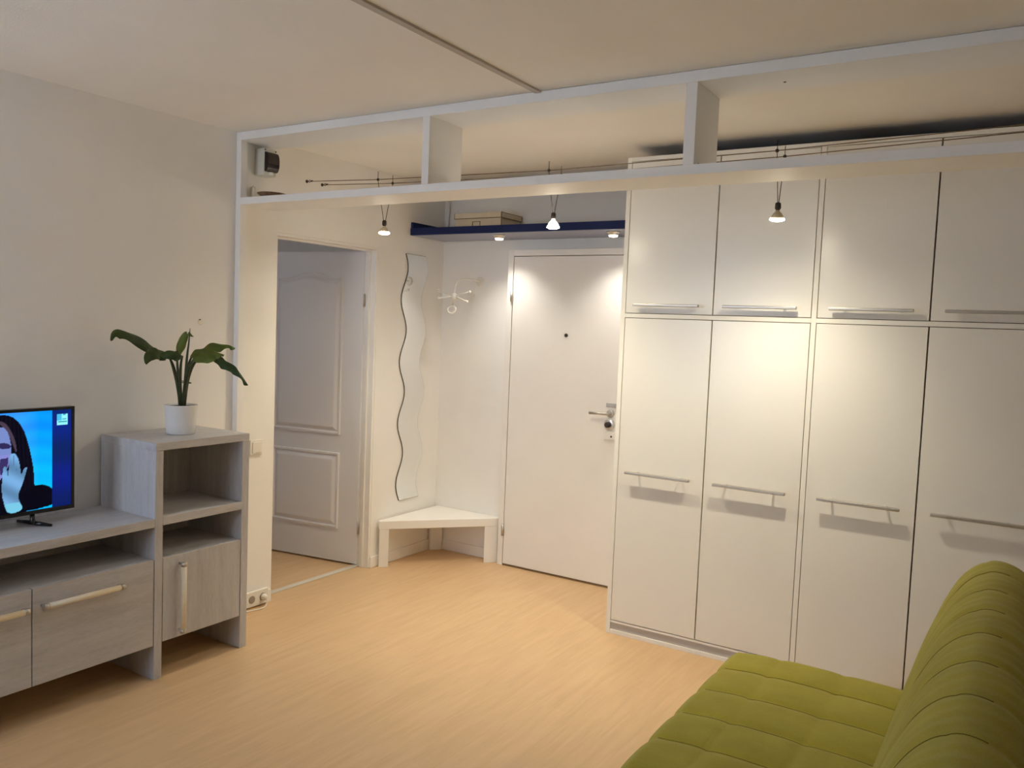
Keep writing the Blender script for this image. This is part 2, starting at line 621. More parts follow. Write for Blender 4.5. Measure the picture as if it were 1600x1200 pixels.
leaf = obj('leaf', leafbox(0.0, 0.835, 0.012, 2.005, -0.04, 0), 'inner_door', d1, bevel=0.002)
for s0, s1, z0, z1, arch in ((0.15, 0.685, 0.835, 1.845, 0.065), (0.15, 0.685, 0.225, 0.72, 0)):
    pts = outline(s0, s1, z0, z1, arch)
    mb = MB()
    prof = [(0.0, 0.0), (0.003, 0.010), (0.013, 0.011), (0.021, 0.001), (0.026, 0.0006), (0.046, 0.012), (0.052, 0.013)]
    loops = [[lp(s, z, h) for s, z in inset(pts, d)] for d, h in prof]
    n = len(pts)
    vs = [p for l in loops for p in l]
    fs = [(i * n + k, i * n + (k + 1) % n, (i + 1) * n + (k + 1) % n, (i + 1) * n + k)
          for i in range(len(prof) - 1) for k in range(n)]
    fs.append(tuple((len(prof) - 1) * n + k for k in range(n)))
    mb.add(vs, fs)
    obj('panel', mb, 'inner_door', leaf)
for z in (0.25, 1.70):
    obj('hinge', MB().tube([lp(-0.008, z - 0.04, 0.004), lp(-0.008, z + 0.04, 0.004)], 0.006, 10), 'steel', d1)
fr = MB()
fr.box(-0.118, -0.002, 3.938, 3.9545, 0, 2.014)
fr.box(-0.118, -0.002, 3.1315, 3.148, 0, 2.014)
fr.box(-0.118, -0.002, 3.1315, 3.9545, 2.014, 2.0295)
obj('door_frame', fr, 'white_trim', d1, bevel=0.002)
st = MB()
st.box(-0.066, -0.040, 3.926, 3.938, 0, 2.014)
st.box(-0.066, -0.040, 3.148, 3.160, 0, 2.014)
st.box(-0.066, -0.040, 3.160, 3.926, 2.002, 2.014)
obj('door_stop', st, 'white_trim', d1, bevel=0.002)
hl = MB()
hl.tube([lp(0.775, 1.02, 0.0), lp(0.775, 1.02, 0.05), lp(0.755, 1.02, 0.055), lp(0.665, 1.02, 0.055)], 0.008, 10)
hl.lathe([(0.025, 0), (0.025, 0.006), (0.02, 0.009)], lp(0.775, 1.02, 0), 20, DN)
obj('handle', hl, 'steel', leaf)

# ------------------------------------------------------------------ front door
YE = 4.557
d2 = thing('door_2', (1.07, Y2, 0), 'plain white front door with steel lever and lock beside the wardrobe', 'door', kind='structure')
obj('leaf', B(0.622, 1.52, YE, YE + 0.045, 0.014, 2.022), 'door', d2, bevel=0.002)
fr = MB()
fr.box(0.578, 0.618, YE - 0.002, Y2 - 0.001, 0, 2.066)
fr.box(1.524, 1.564, YE - 0.002, Y2 - 0.001, 0, 2.066)
fr.box(0.618, 1.524, YE - 0.002, Y2 - 0.001, 2.026, 2.066)
obj('door_frame', fr, 'door', d2, bevel=0.002)
obj('threshold', B(0.618, 1.524, YE + 0.004, Y2 - 0.001, 0.0, 0.010), 'card_edge', d2)
for z0, z1 in ((1.735, 1.80), (0.20, 0.275)):
    hb = MB().tube([(0.617, YE - 0.008, z0), (0.617, YE - 0.008, z1)], 0.009, 12)
    obj('hinge', hb, 'steel', d2)
obj('peephole', MB().lathe([(0.011, 0), (0.011, 0.006), (0.007, 0.008)], (1.026, YE, 1.532), 20, (0, -1, 0)), 'dark_metal', d2)
obj('lock_plate', B(1.325, 1.42, YE - 0.010, YE, 1.112, 1.135), 'steel', d2, bevel=0.002)
hl = MB()
hl.lathe([(0.024, 0), (0.024, 0.006), (0.018, 0.009)], (1.352, YE, 1.072), 22, (0, -1, 0))
hl.tube([(1.352, YE, 1.072), (1.352, YE - 0.045, 1.072), (1.335, YE - 0.052, 1.072), (1.235, YE - 0.052, 1.070)], 0.009, 12)
obj('handle', hl, 'steel', d2)
lk = MB().lathe([(0.034, 0), (0.034, 0.010), (0.028, 0.014), (0.018, 0.014)], (1.350, YE, 1.005), 28, (0, -1, 0))
lk = obj('lock_rosette', lk, 'alu', d2)
obj('cylinder', MB().lathe([(0.017, 0.0), (0.017, 0.024), (0.012, 0.028)], (1.350, YE - 0.0145, 1.005), 20, (0, -1, 0)), 'dark_metal', lk)
lc = obj('lock_case', B(1.322, 1.42, YE - 0.022, YE, 0.915, 0.962), 'door', d2, bevel=0.002)
obj('keyhole', MB().lathe([(0.006, 0), (0.006, 0.002)], (1.375, YE - 0.0225, 0.935), 12, (0, -1, 0)), 'dark_metal', lc)

# ------------------------------------------------------------------ partition shelf under the ceiling
ps = thing('partition_shelf', (0.02, 2.88, 0), 'long white open shelf hanging across the room below the ceiling with slim wall post', 'shelf')
obj('top_board', B(0.002, XR - 0.002, Y0, Y0B, 2.458, 2.498), 'white_board', ps, bevel=0.0015)
obj('bottom_board', B(0.002, XR - 0.002, Y0, Y0B, 2.136, 2.171), 'white_board', ps, bevel=0.0015)
for a, c in ((1.203, 1.241), (2.390, 2.432), (3.585, 3.625)):
    obj('divider', B(a, c, Y0, Y0B, 2.171, 2.458), 'white_board', ps, bevel=0.0015)
obj('post', B(0.002, 0.038, Y0, Y0 + 0.04, 0.0, 2.136), 'white_board', ps, bevel=0.0015)
obj('post', B(0.002, 0.038, Y0, Y0 + 0.04, 2.171, 2.458), 'white_board', ps, bevel=0.0015)
for x, y, z in ((2.433, 2.905, 2.178), (2.70, 2.99, 2.4575)):
    obj('screw', MB().lathe([(0.005, -0.001), (0.005, 0.001)], (x, y, z), 10, (1, 0, 0) if z < 2.3 else (0, 0, 1)), 'dark_metal', ps)

# ------------------------------------------------------------------ wardrobe
wd = thing('wardrobe', (2.87, 4.25, 0), 'tall white fitted wardrobe with two rows of doors and bar handles', 'wardrobe')
ZT = 2.44
stiles = [(1.7024, 1.7262), (2.6385, 2.6608), (3.573, 3.597), (4.02, 4.044)]
DB, R0, R1, DT = 0.0725, 1.6413, 1.6624, 2.420
# carcass behind the doors
cb = MB()
cb.box(1.7262, 4.02, Y1 + 0.021, Y2 - 0.004, 0.06, ZT - 0.022)
obj('carcass', cb, 'dark_gap', wd)
obj('side_panel', B(stiles[0][0], stiles[0][1], Y1, Y2 - 0.002, 0.0, ZT), 'wardrobe_frame', wd, bevel=0.001)
for a, c in stiles[1:]:
    obj('stile', B(a, c, Y1, Y1 + 0.021, 0.06, ZT - 0.020), 'wardrobe_frame', wd, bevel=0.001)
obj('top_panel', B(stiles[0][1], 4.044, Y1, Y2 - 0.002, ZT - 0.020, ZT), 'wardrobe_frame', wd, bevel=0.001)
obj('top_gap_darkener', B(1.732, 4.04, Y1 + 0.035, Y2 - 0.004, ZT + 0.0002, ZT + 0.006), 'dark_gap', wd)  # added dark sheet that deepens the shade in the gap under the ceiling
spans = [(stiles[i][1], stiles[i + 1][0]) for i in range(3)]
for a, c in spans:
    obj('rail', B(a, c, Y1, Y1 + 0.021, R0, R1), 'wardrobe_frame', wd, bevel=0.001)
obj('bottom_rail', B(1.7262, 4.044, Y1 + 0.001, Y1 + 0.021, 0.060, 0.0705), 'white_trim', wd, bevel=0.001)
obj('plinth', B(1.7262, 4.044, Y1 + 0.008, Y1 + 0.021, 0.0, 0.060), 'plinth', wd, bevel=0.001)
obj('plinth_strip', B(1.7262, 4.044, Y1 + 0.002, Y1 + 0.008, 0.0, 0.022), 'white_trim', wd, bevel=0.001)


def bar_handle(door, xc, z):
    o = None
    bar = B(xc - 0.170, xc + 0.170, Y1 - 0.047, Y1 - 0.028, z - 0.0068, z + 0.0068)
    h = obj('handle', bar, 'steel', door, bevel=0.003)
    return h


def handle_posts(door, xc, z):
    for s in (-0.113, 0.113):
        obj('handle_post', MB().tube([(xc + s, Y1 - 0.030, z), (xc + s, Y1 - 0.0005, z)], 0.0055, 10), 'alu', door)


G = 0.0030
doors = []
for a, c in spans:
    if c - a > 0.6:
        mid = (a + c) / 2
        doors += [(a + G, mid - G), (mid + G, c - G)]
    else:
        doors.append((a + G, c - G))
for x0, x1 in doors:
    for zlo, zhi, hz in ((DB, R0, 0.858), (R1, DT, 1.705)):
        d = obj('door', B(x0, x1, Y1, Y1 + 0.019, zlo + G, zhi - G), 'wardrobe', wd, bevel=0.0012)
        xc = (x0 + x1) / 2
        bar_handle(d, xc, hz)
        handle_posts(d, xc, hz)

# ------------------------------------------------------------------ media unit (low part) and tall cabinet
CX = 0.41


def cab_box(name, box, mat, parent, bevel=0.0015):
    return obj(name, B(*box), mat, parent, bevel=bevel)


tc_ = thing('tall_cabinet', (0.2, 2.385, 0), 'tall washed-oak cabinet with open shelves and one small door, plant on top', 'cabinet')
cab_box('side_panel', (0.012, CX, 2.140, 2.177, 0, 0.990), 'cab_v', tc_)
cab_box('side_panel', (0.012, CX, 2.592, 2.631, 0, 0.990), 'cab_v', tc_)
cab_box('top_board', (0.012, CX, 2.140, 2.631, 0.990, 1.024), 'cab_h', tc_)
cab_box('shelf', (0.022, CX, 2.177, 2.592, 0.668, 0.704), 'cab_h', tc_)
cab_box('shelf', (0.022, CX - 0.022, 2.177, 2.592, 0.498, 0.524), 'cab_h', tc_)
cab_box('bottom_board', (0.022, CX - 0.022, 2.177, 2.592, 0.160, 0.182), 'cab_h', tc_)
cab_box('back_panel', (0.012, 0.020, 2.177, 2.592, 0.160, 0.990), 'cab_v', tc_, 0)
dr = cab_box('door', (CX - 0.020, CX - 0.001, 2.180, 2.589, 0.158, 0.525), 'cab_v', tc_)


def rod_handle(parent, p0, p1):
    p0, p1 = Vector(p0), Vector(p1)
    d = (p1 - p0).normalized()
    out = Vector((0.030, 0, 0))
    h = obj('handle', MB().tube([p0 + out, p1 + out], 0.0115, 14), 'handle_wood', parent)
    for e in (p0, p1):
        s = d * (0.0 if e is p0 else 0.0)
        mb = MB().lathe([(0.0130, -0.009), (0.0130, 0.009)], e + out + s, 16, d)
        mb.tube([e, e + out], 0.006, 10)
        obj('handle_mount', mb, 'steel', parent)
    return h


rod_handle(dr, (CX - 0.0012, 2.263, 0.190), (CX - 0.0012, 2.263, 0.485))

lu = thing('media_unit', (0.2, 1.62, 0), 'long low washed-oak media unit with flap doors carrying the television', 'cabinet')
cab_box('top_board', (0.012, CX, 1.085, 2.1385, 0.665, 0.701), 'cab_h', lu)
cab_box('side_panel', (0.012, CX, 1.085, 1.122, 0, 0.665), 'cab_v', lu)
cab_box('shelf', (0.022, CX - 0.022, 1.122, 2.1385, 0.500, 0.526), 'cab_h', lu)
cab_box('bottom_board', (0.022, CX - 0.022, 1.122, 2.1385, 0.155, 0.177), 'cab_h', lu)
cab_box('back_panel', (0.012, 0.020, 1.122, 2.1385, 0.155, 0.665), 'cab_h', lu, 0)
cab_box('divider', (0.022, CX - 0.024, 1.620, 1.642, 0.177, 0.500), 'cab_v', lu)
for a, c, h0, h1 in ((1.631 + 0.002, 2.1360, 1.668, 1.975), (1.124, 1.631 - 0.002, 1.285, 1.597)):
    d = cab_box('flap_door', (CX - 0.020, CX - 0.001, a, c, 0.152, 0.526), 'cab_h', lu)
    rod_handle(d, (CX - 0.0012, h0, 0.456), (CX - 0.0012, h1, 0.456))

# ------------------------------------------------------------------ television
TX = 0.18
tv = thing('television', (TX, 1.555, 0.701), 'black flat television showing a long-haired woman on a bright blue picture', 'television')
TY0, TY1, TZ0, TZ1 = 1.187, 1.923, 0.752, 1.175
tb = MB()
w = 0.012
tb.box(TX - 0.03, TX, TY0, TY1, TZ0, TZ0 + 0.016)
tb.box(TX - 0.03, TX, TY0, TY1, TZ1 - w, TZ1)
tb.box(TX - 0.03, TX, TY0, TY0 + w, TZ0 + 0.016, TZ1 - w)
tb.box(TX - 0.03, TX, TY1 - w, TY1, TZ0 + 0.016, TZ1 - w)
obj('bezel', tb, 'black_plastic', tv)
obj('back_cover', MB().box(TX - 0.032, TX - 0.008, TY0 + w, TY1 - w, TZ0 + 0.016, TZ1 - w)
    .box(TX - 0.065, TX - 0.032, TY0 + 0.12, TY1 - 0.12, TZ0 + 0.02, TZ1 - 0.14), 'black_plastic', tv)
for yc, s in ((1.76, 1), (1.35, -1)):
    ft = MB()
    ft.tube([(TX - 0.015, yc, TZ0 + 0.004), (TX - 0.015, yc, 0.725), (TX - 0.005, yc + s * 0.003, 0.712)], 0.009, 10)
    ft.tube([(TX - 0.115, yc - s * 0.005, 0.7075), (TX - 0.06, yc, 0.712), (TX - 0.005, yc + s * 0.012, 0.712), (TX + 0.045, yc + s * 0.045, 0.7065)],
            [0.0055, 0.008, 0.009, 0.0052], 10)
    obj('foot', ft, 'black_plastic', tv)

# picture on the screen: colours per vertex of one flat mesh
POLY = {
    'hair': [(1.50, 0.79), (1.497, 0.90), (1.51, 0.99), (1.525, 1.06), (1.55, 1.12), (1.585, 1.15), (1.632, 1.157), (1.657, 1.156), (1.688, 1.143),
             (1.718, 1.104), (1.736, 1.051), (1.750, 0.989), (1.759, 0.941), (1.764, 0.865), (1.764, 0.766), (1.50, 0.766)],
    'jacket': [(1.714, 0.844), (1.764, 0.869), (1.801, 0.866), (1.829, 0.851), (1.848, 0.825), (1.858, 0.766), (1.40, 0.766), (1.42, 0.83), (1.47, 0.862), (1.52, 0.85), (1.60, 0.80)],
    'face': [(1.575, 1.085), (1.60, 1.107), (1.631, 1.111), (1.649, 1.109), (1.664, 1.086), (1.672, 1.053), (1.676, 1.011), (1.670, 0.971), (1.65, 0.93),
             (1.631, 0.90), (1.60, 0.90), (1.578, 0.94), (1.566, 1.0), (1.568, 1.05)],
    'eye': [(1.628, 1.048), (1.653, 1.048), (1.672, 1.039), (1.674, 1.026), (1.653, 1.023), (1.63, 1.028)],
    'eye2': [(1.575, 1.045), (1.60, 1.048), (1.61, 1.04), (1.605, 1.026), (1.585, 1.024), (1.572, 1.03)],
    'shade': [(1.631, 0.99), (1.652, 0.985), (1.664, 0.995), (1.661, 0.95), (1.648, 0.955), (1.64, 0.92), (1.631, 0.93)],
    'strand': [(1.632, 1.136), (1.657, 1.122), (1.679, 1.084), (1.692, 1.042), (1.696, 1.009), (1.690, 1.010), (1.677, 1.052), (1.657, 1.100), (1.631, 1.120)],
    'hand': [(1.644, 0.950), (1.649, 0.958), (1.656, 0.957), (1.661, 0.925), (1.6635, 0.910), (1.666, 0.985), (1.671, 1.0), (1.679, 1.006), (1.692, 1.0), (1.703, 0.976),
             (1.709, 0.938), (1.712, 0.912), (1.721, 0.938), (1.728, 0.945), (1.735, 0.943), (1.729, 0.920), (1.722, 0.895), (1.714, 0.872), (1.700, 0.842), (1.703, 0.814),
             (1.723, 0.775), (1.661, 0.766), (1.648, 0.808), (1.639, 0.851), (1.640, 0.90)],
    'gap1': [(1.6825, 0.995), (1.6840, 0.995), (1.6835, 0.930), (1.6815, 0.930)],
    'gap2': [(1.6955, 0.985), (1.6970, 0.985), (1.6965, 0.935), (1.6945, 0.935)],
}


def inside(p, poly):
    x, y = p
    r = False
    n = len(poly)
    for i in range(n):
        x0, y0 = poly[i]
        x1, y1 = poly[i - 1]
        if (y0 > y) != (y1 > y) and x < (x1 - x0) * (y - y0) / (y1 - y0) + x0:
            r = not r
    return r


def chaikin(p):
    o = []
    for i in range(len(p)):
        a_, b_ = p[i], p[(i + 1) % len(p)]
        o += [(a_[0] * .75 + b_[0] * .25, a_[1] * .75 + b_[1] * .25), (a_[0] * .25 + b_[0] * .75, a_[1] * .25 + b_[1] * .75)]
    return o


for k_ in ('hair', 'jacket', 'face', 'eye', 'eye2', 'strand', 'hand', 'shade'):
    POLY[k_] = chaikin(chaikin(POLY[k_]))
BOX = {k: (min(a for a, _ in v), max(a for a, _ in v), min(b for _, b in v), max(b for _, b in v)) for k, v in POLY.items()}


def hit(k, y, z):
    b_ = BOX[k]
    return b_[0] <= y <= b_[1] and b_[2] <= z <= b_[3] and inside((y, z), POLY[k])


def picture(y, z):
    if y > 1.833 or y < 1.277:
        g = max(0.0, min(1.0, (z - 0.77) / 0.38))
        c = (0.002, 0.010 + 0.006 * g, 0.155 + 0.05 * math.sin(z * 30))
        if 1.853 < y < 1.895 and 1.101 < z < 1.1455:
            u, v = (y - 1.853) / 0.042, (z - 1.101) / 0.0445
            c = (0.26, 0.80, 0.90)
            if v < 0.36 and v > 0.22 and 0.08 < u < 0.95:
                c = (0.03, 0.30, 0.36)
            elif u < 0.42 and v > 0.42:
                c = (0.06, 0.45, 0.72)
            elif 0.55 < u < 0.85 and v > 0.88:
                c = (0.03, 0.30, 0.50)
            elif 0.5 < u < 0.9 and 0.5 < v < 0.58:
                c = (0.06, 0.42, 0.52)
        return c
    k = 0.5 + 0.5 * math.sin(z * 90 + math.sin(y * 31) * 0.8)
    t = max(0.0, min(1.0, (1.10 - z) / 0.2))
    c = (0.0, 0.24 + 0.06 * k + 0.16 * t, 0.92 - 0.08 * k)
    g_ = max(0.0, min(1.0, (1.78 - y) / 0.08))
    c = (c[0] + 0.03 * g_, c[1] + 0.03 * g_, c[2])
    if hit('hair', y, z):
        q = 0.5 + 0.5 * math.sin(y * 420 + z * 20)
        c = (0.0008 + 0.003 * q * q, 0.0008 + 0.002 * q * q, 0.005 + 0.006 * q * q)
    if hit('jacket', y, z):
        c = (0.0006, 0.0006, 0.005)
    if hit('face', y, z):
        c = (0.16, 0.22, 0.50)
        if z < 1.0:
            c = (0.21, 0.22, 0.56)
    if hit('eye', y, z) or hit('eye2', y, z):
        c = (0.025, 0.020, 0.085)
    if hit('shade', y, z):
        c = (0.035, 0.025, 0.11)
    if hit('strand', y, z):
        c = (0.060, 0.040, 0.065)
    if hit('hand', y, z):
        f = 0.85 + 0.25 * math.sin(z * 60 + y * 40)
        c = (0.15 * f, 0.34 * f, 0.60 * f)
        if z < 0.81:
            c = (0.16, 0.50, 0.68)
    if hit('gap1', y, z) or hit('gap2', y, z):
        c = (0.06, 0.14, 0.34)
    return c


sy0, sy1, sz0, sz1 = TY0 + w, TY1 - w, TZ0 + 0.016, TZ1 - w
ny, nz = 260, 150
sm = MB()
vs = [(TX - 0.004, sy0 + (sy1 - sy0) * i / ny, sz0 + (sz1 - sz0) * j / nz) for j in range(nz + 1) for i in range(ny + 1)]
fs = [(j * (ny + 1) + i, j * (ny + 1) + i + 1, (j + 1) * (ny + 1) + i + 1, (j + 1) * (ny + 1) + i) for j in range(nz) for i in range(ny)]
sm.add(vs, fs)
scr = obj('screen', sm, 'screen', tv)
ca = scr.data.color_attributes.new('picture', 'FLOAT_COLOR', 'POINT')
buf = []
for p in vs:
    buf += [*picture(p[1], p[2]), 1.0]
ca.data.foreach_set('color', buf)

# ------------------------------------------------------------------ potted plant
PC = Vector((0.222, 2.395, 1.0245))
pl = thing('potted_plant', PC, 'dark green leafy plant in a white pot on the tall cabinet', 'plant')
pot = MB().lathe([(0.055, 0.0), (0.062, 0.004), (0.066, 0.05), (0.0725, 0.128), (0.0735, 0.133), (0.070, 0.1335), (0.066, 0.128), (0.063, 0.10)], PC, 40)
obj('pot', pot, 'pot', pl)
obj('soil', MB().lathe([(0.0665, 0.119), (0.0662, 0.124), (0.03, 0.128)], PC, 32), 'soil', pl)
LEAVES = {
    'A': ([[0.225, 2.393, 1.148], [0.209, 2.38, 1.263], [0.192, 2.364, 1.35], [0.193, 2.344, 1.388], [0.191, 2.274, 1.411], [0.183, 2.201, 1.452], [0.174, 2.138, 1.479], [0.17, 2.099, 1.473], [0.17, 2.085, 1.443]], 3, 0.040, 'leaf', 0.85),
    'B': ([[0.235, 2.382, 1.150], [0.25, 2.357, 1.255], [0.26, 2.323, 1.343], [0.264, 2.294, 1.383], [0.274, 2.242, 1.398], [0.283, 2.199, 1.39], [0.294, 2.168, 1.35]], 3, 0.040, 'leaf', 0.9),
    'C': ([[0.213, 2.409, 1.146], [0.185, 2.411, 1.248], [0.163, 2.416, 1.336], [0.16, 2.417, 1.377], [0.162, 2.435, 1.436], [0.179, 2.449, 1.478], [0.21, 2.468, 1.468]], 3, 0.023, 'leaf_light', 0.3),
    'D': ([[0.232, 2.399, 1.149], [0.236, 2.407, 1.252], [0.249, 2.41, 1.335], [0.269, 2.415, 1.382], [0.345, 2.418, 1.406], [0.426, 2.423, 1.436], [0.493, 2.431, 1.442], [0.539, 2.435, 1.43]], 3, 0.036, 'leaf_light', 0.6),
    'G': ([[0.240, 2.385, 1.151], [0.271, 2.382, 1.25], [0.314, 2.369, 1.334], [0.346, 2.368, 1.375], [0.428, 2.362, 1.391], [0.494, 2.37, 1.408], [0.542, 2.375, 1.402]], 3, 0.040, 'leaf_light', 0.75),
    'E': ([[0.235, 2.401, 1.149], [0.26, 2.4, 1.269], [0.315, 2.394, 1.353], [0.373, 2.397, 1.379], [0.431, 2.41, 1.379], [0.498, 2.415, 1.363], [0.572, 2.424, 1.331], [0.63, 2.432, 1.273]], 4, 0.034, 'leaf', 0.8),
    'F': ([[0.235, 2.386, 1.152], [0.262, 2.36, 1.26], [0.300, 2.335, 1.345], [0.330, 2.32, 1.385], [0.318, 2.295, 1.394], [0.285, 2.265, 1.397], [0.250, 2.24, 1.392]], 3, 0.034, 'leaf', 0.8),
}


def catmull(P, n):
    P = [Vector(p) for p in P]
    out = []
    for i in range(len(P) - 1):
        p0, p1, p2, p3 = P[max(i - 1, 0)], P[i], P[i + 1], P[min(i + 2, len(P) - 1)]
        for k in range(n):
            t = k / n
            out.append(0.5 * ((2 * p1) + (p2 - p0) * t + (2 * p0 - 5 * p1 + 4 * p2 - p3) * t * t + (-p0 + 3 * p1 - 3 * p2 + p3) * t ** 3))
    out.append(P[-1])
    return out


VIEW = Vector((-0.81, 0.586, 0))
for key, (pts, nb, wid, mat, tilt) in LEAVES.items():
    stem = catmull(pts[:nb + 1], 6)
    blade = catmull(pts[nb:], 8)
    sp = obj('petiole', MB().tube(stem, [0.0085 - 0.0045 * i / (len(stem) - 1) for i in range(len(stem))], 8), 'stem', pl)
    mb = MB()
    vs = []
    nbp = len(blade)
    for i, p in enumerate(blade):
        t = i / (nbp - 1)
        tg = (blade[min(i + 1, nbp - 1)] - blade[max(i - 1, 0)]).normalized()
        # the blade lies between flat and upright
        side = tg.cross(Vector((0, 0, 1))).normalized()
        up = side.cross(tg).normalized()
        if key == 'C':
            cr = Vector((0.844, 0.535, 0.0))
            cr = (cr - tg * cr.dot(tg)).normalized()
        elif key == 'E':
            cr = (side * 0.45 + up * 0.9).normalized()
        else:
            cr = (side * (1 - tilt * 0.45) + up * tilt * 0.75).normalized()
        nn = tg.cross(cr).normalized()
        wd_ = wid * (math.sin(math.pi * min(1, t ** 0.72)) ** 0.8) * (1 - 0.35 * t) + 0.0012
        wave = 0.006 * math.sin(t * 19 + wid * 900)
        for k in range(-3, 4):
            u = k / 3
            vs.append(p + cr * wd_ * u * (1 + 0.10 * math.sin(t * 23 + k)) + nn * (0.010 * u * u + wave * u * abs(u)) * (1 if t < 0.97 else 0.2))
    fs = [(i * 7 + k, i * 7 + k + 1, (i + 1) * 7 + k + 1, (i + 1) * 7 + k) for i in range(nbp - 1) for k in range(6)]
    mb.add(vs, fs, True)
    lf = obj('leaf', mb, mat, pl)
    so = lf.modifiers.new('thick', 'SOLIDIFY')
    so.thickness = 0.0012
    sub = lf.modifiers.new('smooth', 'SUBSURF')
    sub.levels = sub.render_levels = 1
sh = catmull([[0.224, 2.404, 1.150], [0.216, 2.419, 1.25], [0.215, 2.428, 1.368], [0.218, 2.435, 1.441], [0.218, 2.441, 1.506]], 6)
obj('young_shoot', MB().tube(sh, [0.008 - 0.0068 * (i / (len(sh) - 1)) ** 1.5 for i in range(len(sh))], 8), 'stem', pl)
obj('plant_tie', MB().torus((0.236, 2.395, 1.262), (0.1, 0.1, 1), 0.034, 0.0022, 24, 6), 'stem', pl)

# ------------------------------------------------------------------ sofa
SX0, SY0_, SY1_ = 2.625, 1.05, 3.02
sf = thing('sofa', (3.1, 2.03, 0), 'olive green quilted sofa bed with raised backrest in the corner of the room', 'sofa')


def puff_loft(prof, y0, y1, rows, cols, puff, ny=190, endr=0.05, extra=None, seam_u=0.36):
    """closed profile in (x, z) lofted along y, quilted: rows = seam positions on y, cols = seam positions on arc length"""
    # resample profile evenly
    P = catmull([(a, 0, c) for a, c in prof] + [(prof[0][0], 0, prof[0][1])], 12)[:-1]
    L_ = [0]
    for i in range(len(P)):
        L_.append(L_[-1] + (P[(i + 1) % len(P)] - P[i]).length)
    tot = L_[-1]
    n = 150
    Q = []
    j = 0
    for k in range(n):
        s = tot * k / n
        while L_[j + 1] < s:
            j += 1
        t = (s - L_[j]) / max(1e-9, L_[j + 1] - L_[j])
        Q.append(P[j].lerp(P[(j + 1) % len(P)], t))
    cen = Vector((sum(q.x for q in Q) / n, 0, sum(q.z for q in Q) / n))
    area = sum(Q[k].x * Q[(k + 1) % n].z - Q[(k + 1) % n].x * Q[k].z for k in range(n))
    sg = 1 if area > 0 else -1
    nr = []
    for k in range(n):
        t = (Q[(k + 1) % n] - Q[k - 1]).normalized()
        nr.append(Vector((t.z, 0, -t.x)) * sg)

    def bump(v, seams):
        d = min(abs(v - s) for s in seams)
        return 1 - math.exp(-d / 0.019)

    vs = []
    for i in range(ny + 1):
        y = y0 + (y1 - y0) * i / ny
        e = min(y - y0, y1 - y)
        sink = endr - math.sqrt(max(0, endr ** 2 - (endr - min(e, endr)) ** 2))
        by = bump(y, rows)
        for k in range(n):
            s = tot * k / n
            bs = bump(s, cols)
            off = puff * (0.62 * by + 0.38 * bs) - puff * 0.8 - sink
            if extra:
                off += extra(s / tot, y)
            vs.append(Q[k] + nr[k] * off + Vector((0, y, 0)))
    fs = [(i * n + k, i * n + (k + 1) % n, (i + 1) * n + (k + 1) % n, (i + 1) * n + k) for i in range(ny) for k in range(n)]
    fs.append(tuple(range(n)))
    fs.append(tuple(ny * n + k for k in range(n)))
    mb = MB()
    mb.add(vs, fs, True)

    def grid(i, k):
        return vs[i * n + (k % n)] + nr[k % n] * 0.0006

    seams = []
    for y in rows:
        i = round((y - y0) / (y1 - y0) * ny)
        seams.append([grid(i, k) for k in range(0, int(n * seam_u) + 1)])
    for c in cols:
        k = round(c / tot * n)
        if c / tot < seam_u:
            seams.append([grid(i, k) for i in range(4, ny - 3)])
    return mb, seams


rows = [1.19 + 0.2035 * i for i in range(9)]
seat_prof = [(2.66, 0.412), (2.80, 0.424), (3.0, 0.424), (3.20, 0.420), (3.31, 0.412), (3.335, 0.36), (3.33, 0.28), (3.28, 0.245), (3.0, 0.24), (2.72, 0.24), (2.645, 0.25), (2.622, 0.29), (2.625, 0.375)]
mb, seams = puff_loft(seat_prof, SY0_, SY1_, rows, [0.15, 0.365, 0.57, 0.80, 1.4], 0.018)
st_ = obj('seat', mb, 'fabric', sf)
for q in seams[:len(rows)]:
    obj('seam', MB().tube(q, 0.0011, 5), 'seam', st_)  # dark line laid in each row crease as painted shade


def wrinkle(u, y):
    w_ = 0.0009 * math.sin(y * 47 + u * 18 + 1.3 * math.sin(y * 9)) + 0.0007 * math.sin(y * 118 - u * 31)
    return w_ * (1 if u < 0.5 else 0.4)


back_prof = [(3.215, 0.43), (3.245, 0.54), (3.275, 0.645), (3.318, 0.762), (3.366, 0.850), (3.43, 0.902), (3.50, 0.895), (3.55, 0.850), (3.575, 0.77), (3.55, 0.60), (3.50, 0.45), (3.44, 0.34), (3.37, 0.335), (3.30, 0.36)]
mb, seams = puff_loft(back_prof, SY0_, SY1_, rows, [0.52, 1.05], 0.009, 190, 0.06, wrinkle, 0.40)
bk_ = obj('backrest', mb, 'fabric', sf)
for q in seams[:len(rows)]:
    obj('seam', MB().tube(q, 0.0011, 5), 'seam', bk_)  # same painted crease shade on the backrest rows
obj('piping', MB().tube([(3.497, y, 0.889 + 0.003 * math.sin(y * 31)) for y in [SY0_ + 0.06 + (SY1_ - SY0_ - 0.12) * i / 60 for i in range(61)]], 0.0045, 8), 'thread', sf)
obj('base_frame', B(2.70, 3.50, SY0_ + 0.04, SY1_ - 0.04, 0.10, 0.238), 'sofa_base', sf, bevel=0.01)
for x in (2.76, 3.44):
    for y in (SY0_ + 0.12, SY1_ - 0.12):
        obj('leg', MB().lathe([(0.022, 0), (0.028, 0.10)], (x, y, 0.0), 18), 'dark_metal', sf)

# ------------------------------------------------------------------ wave mirror
my0 = 4.212


def wave(z):
    return 0.030 * math.cos(2 * math.pi * (z - 1.925) / 0.405) + 0.012 * (1.2 - z) * 0.0


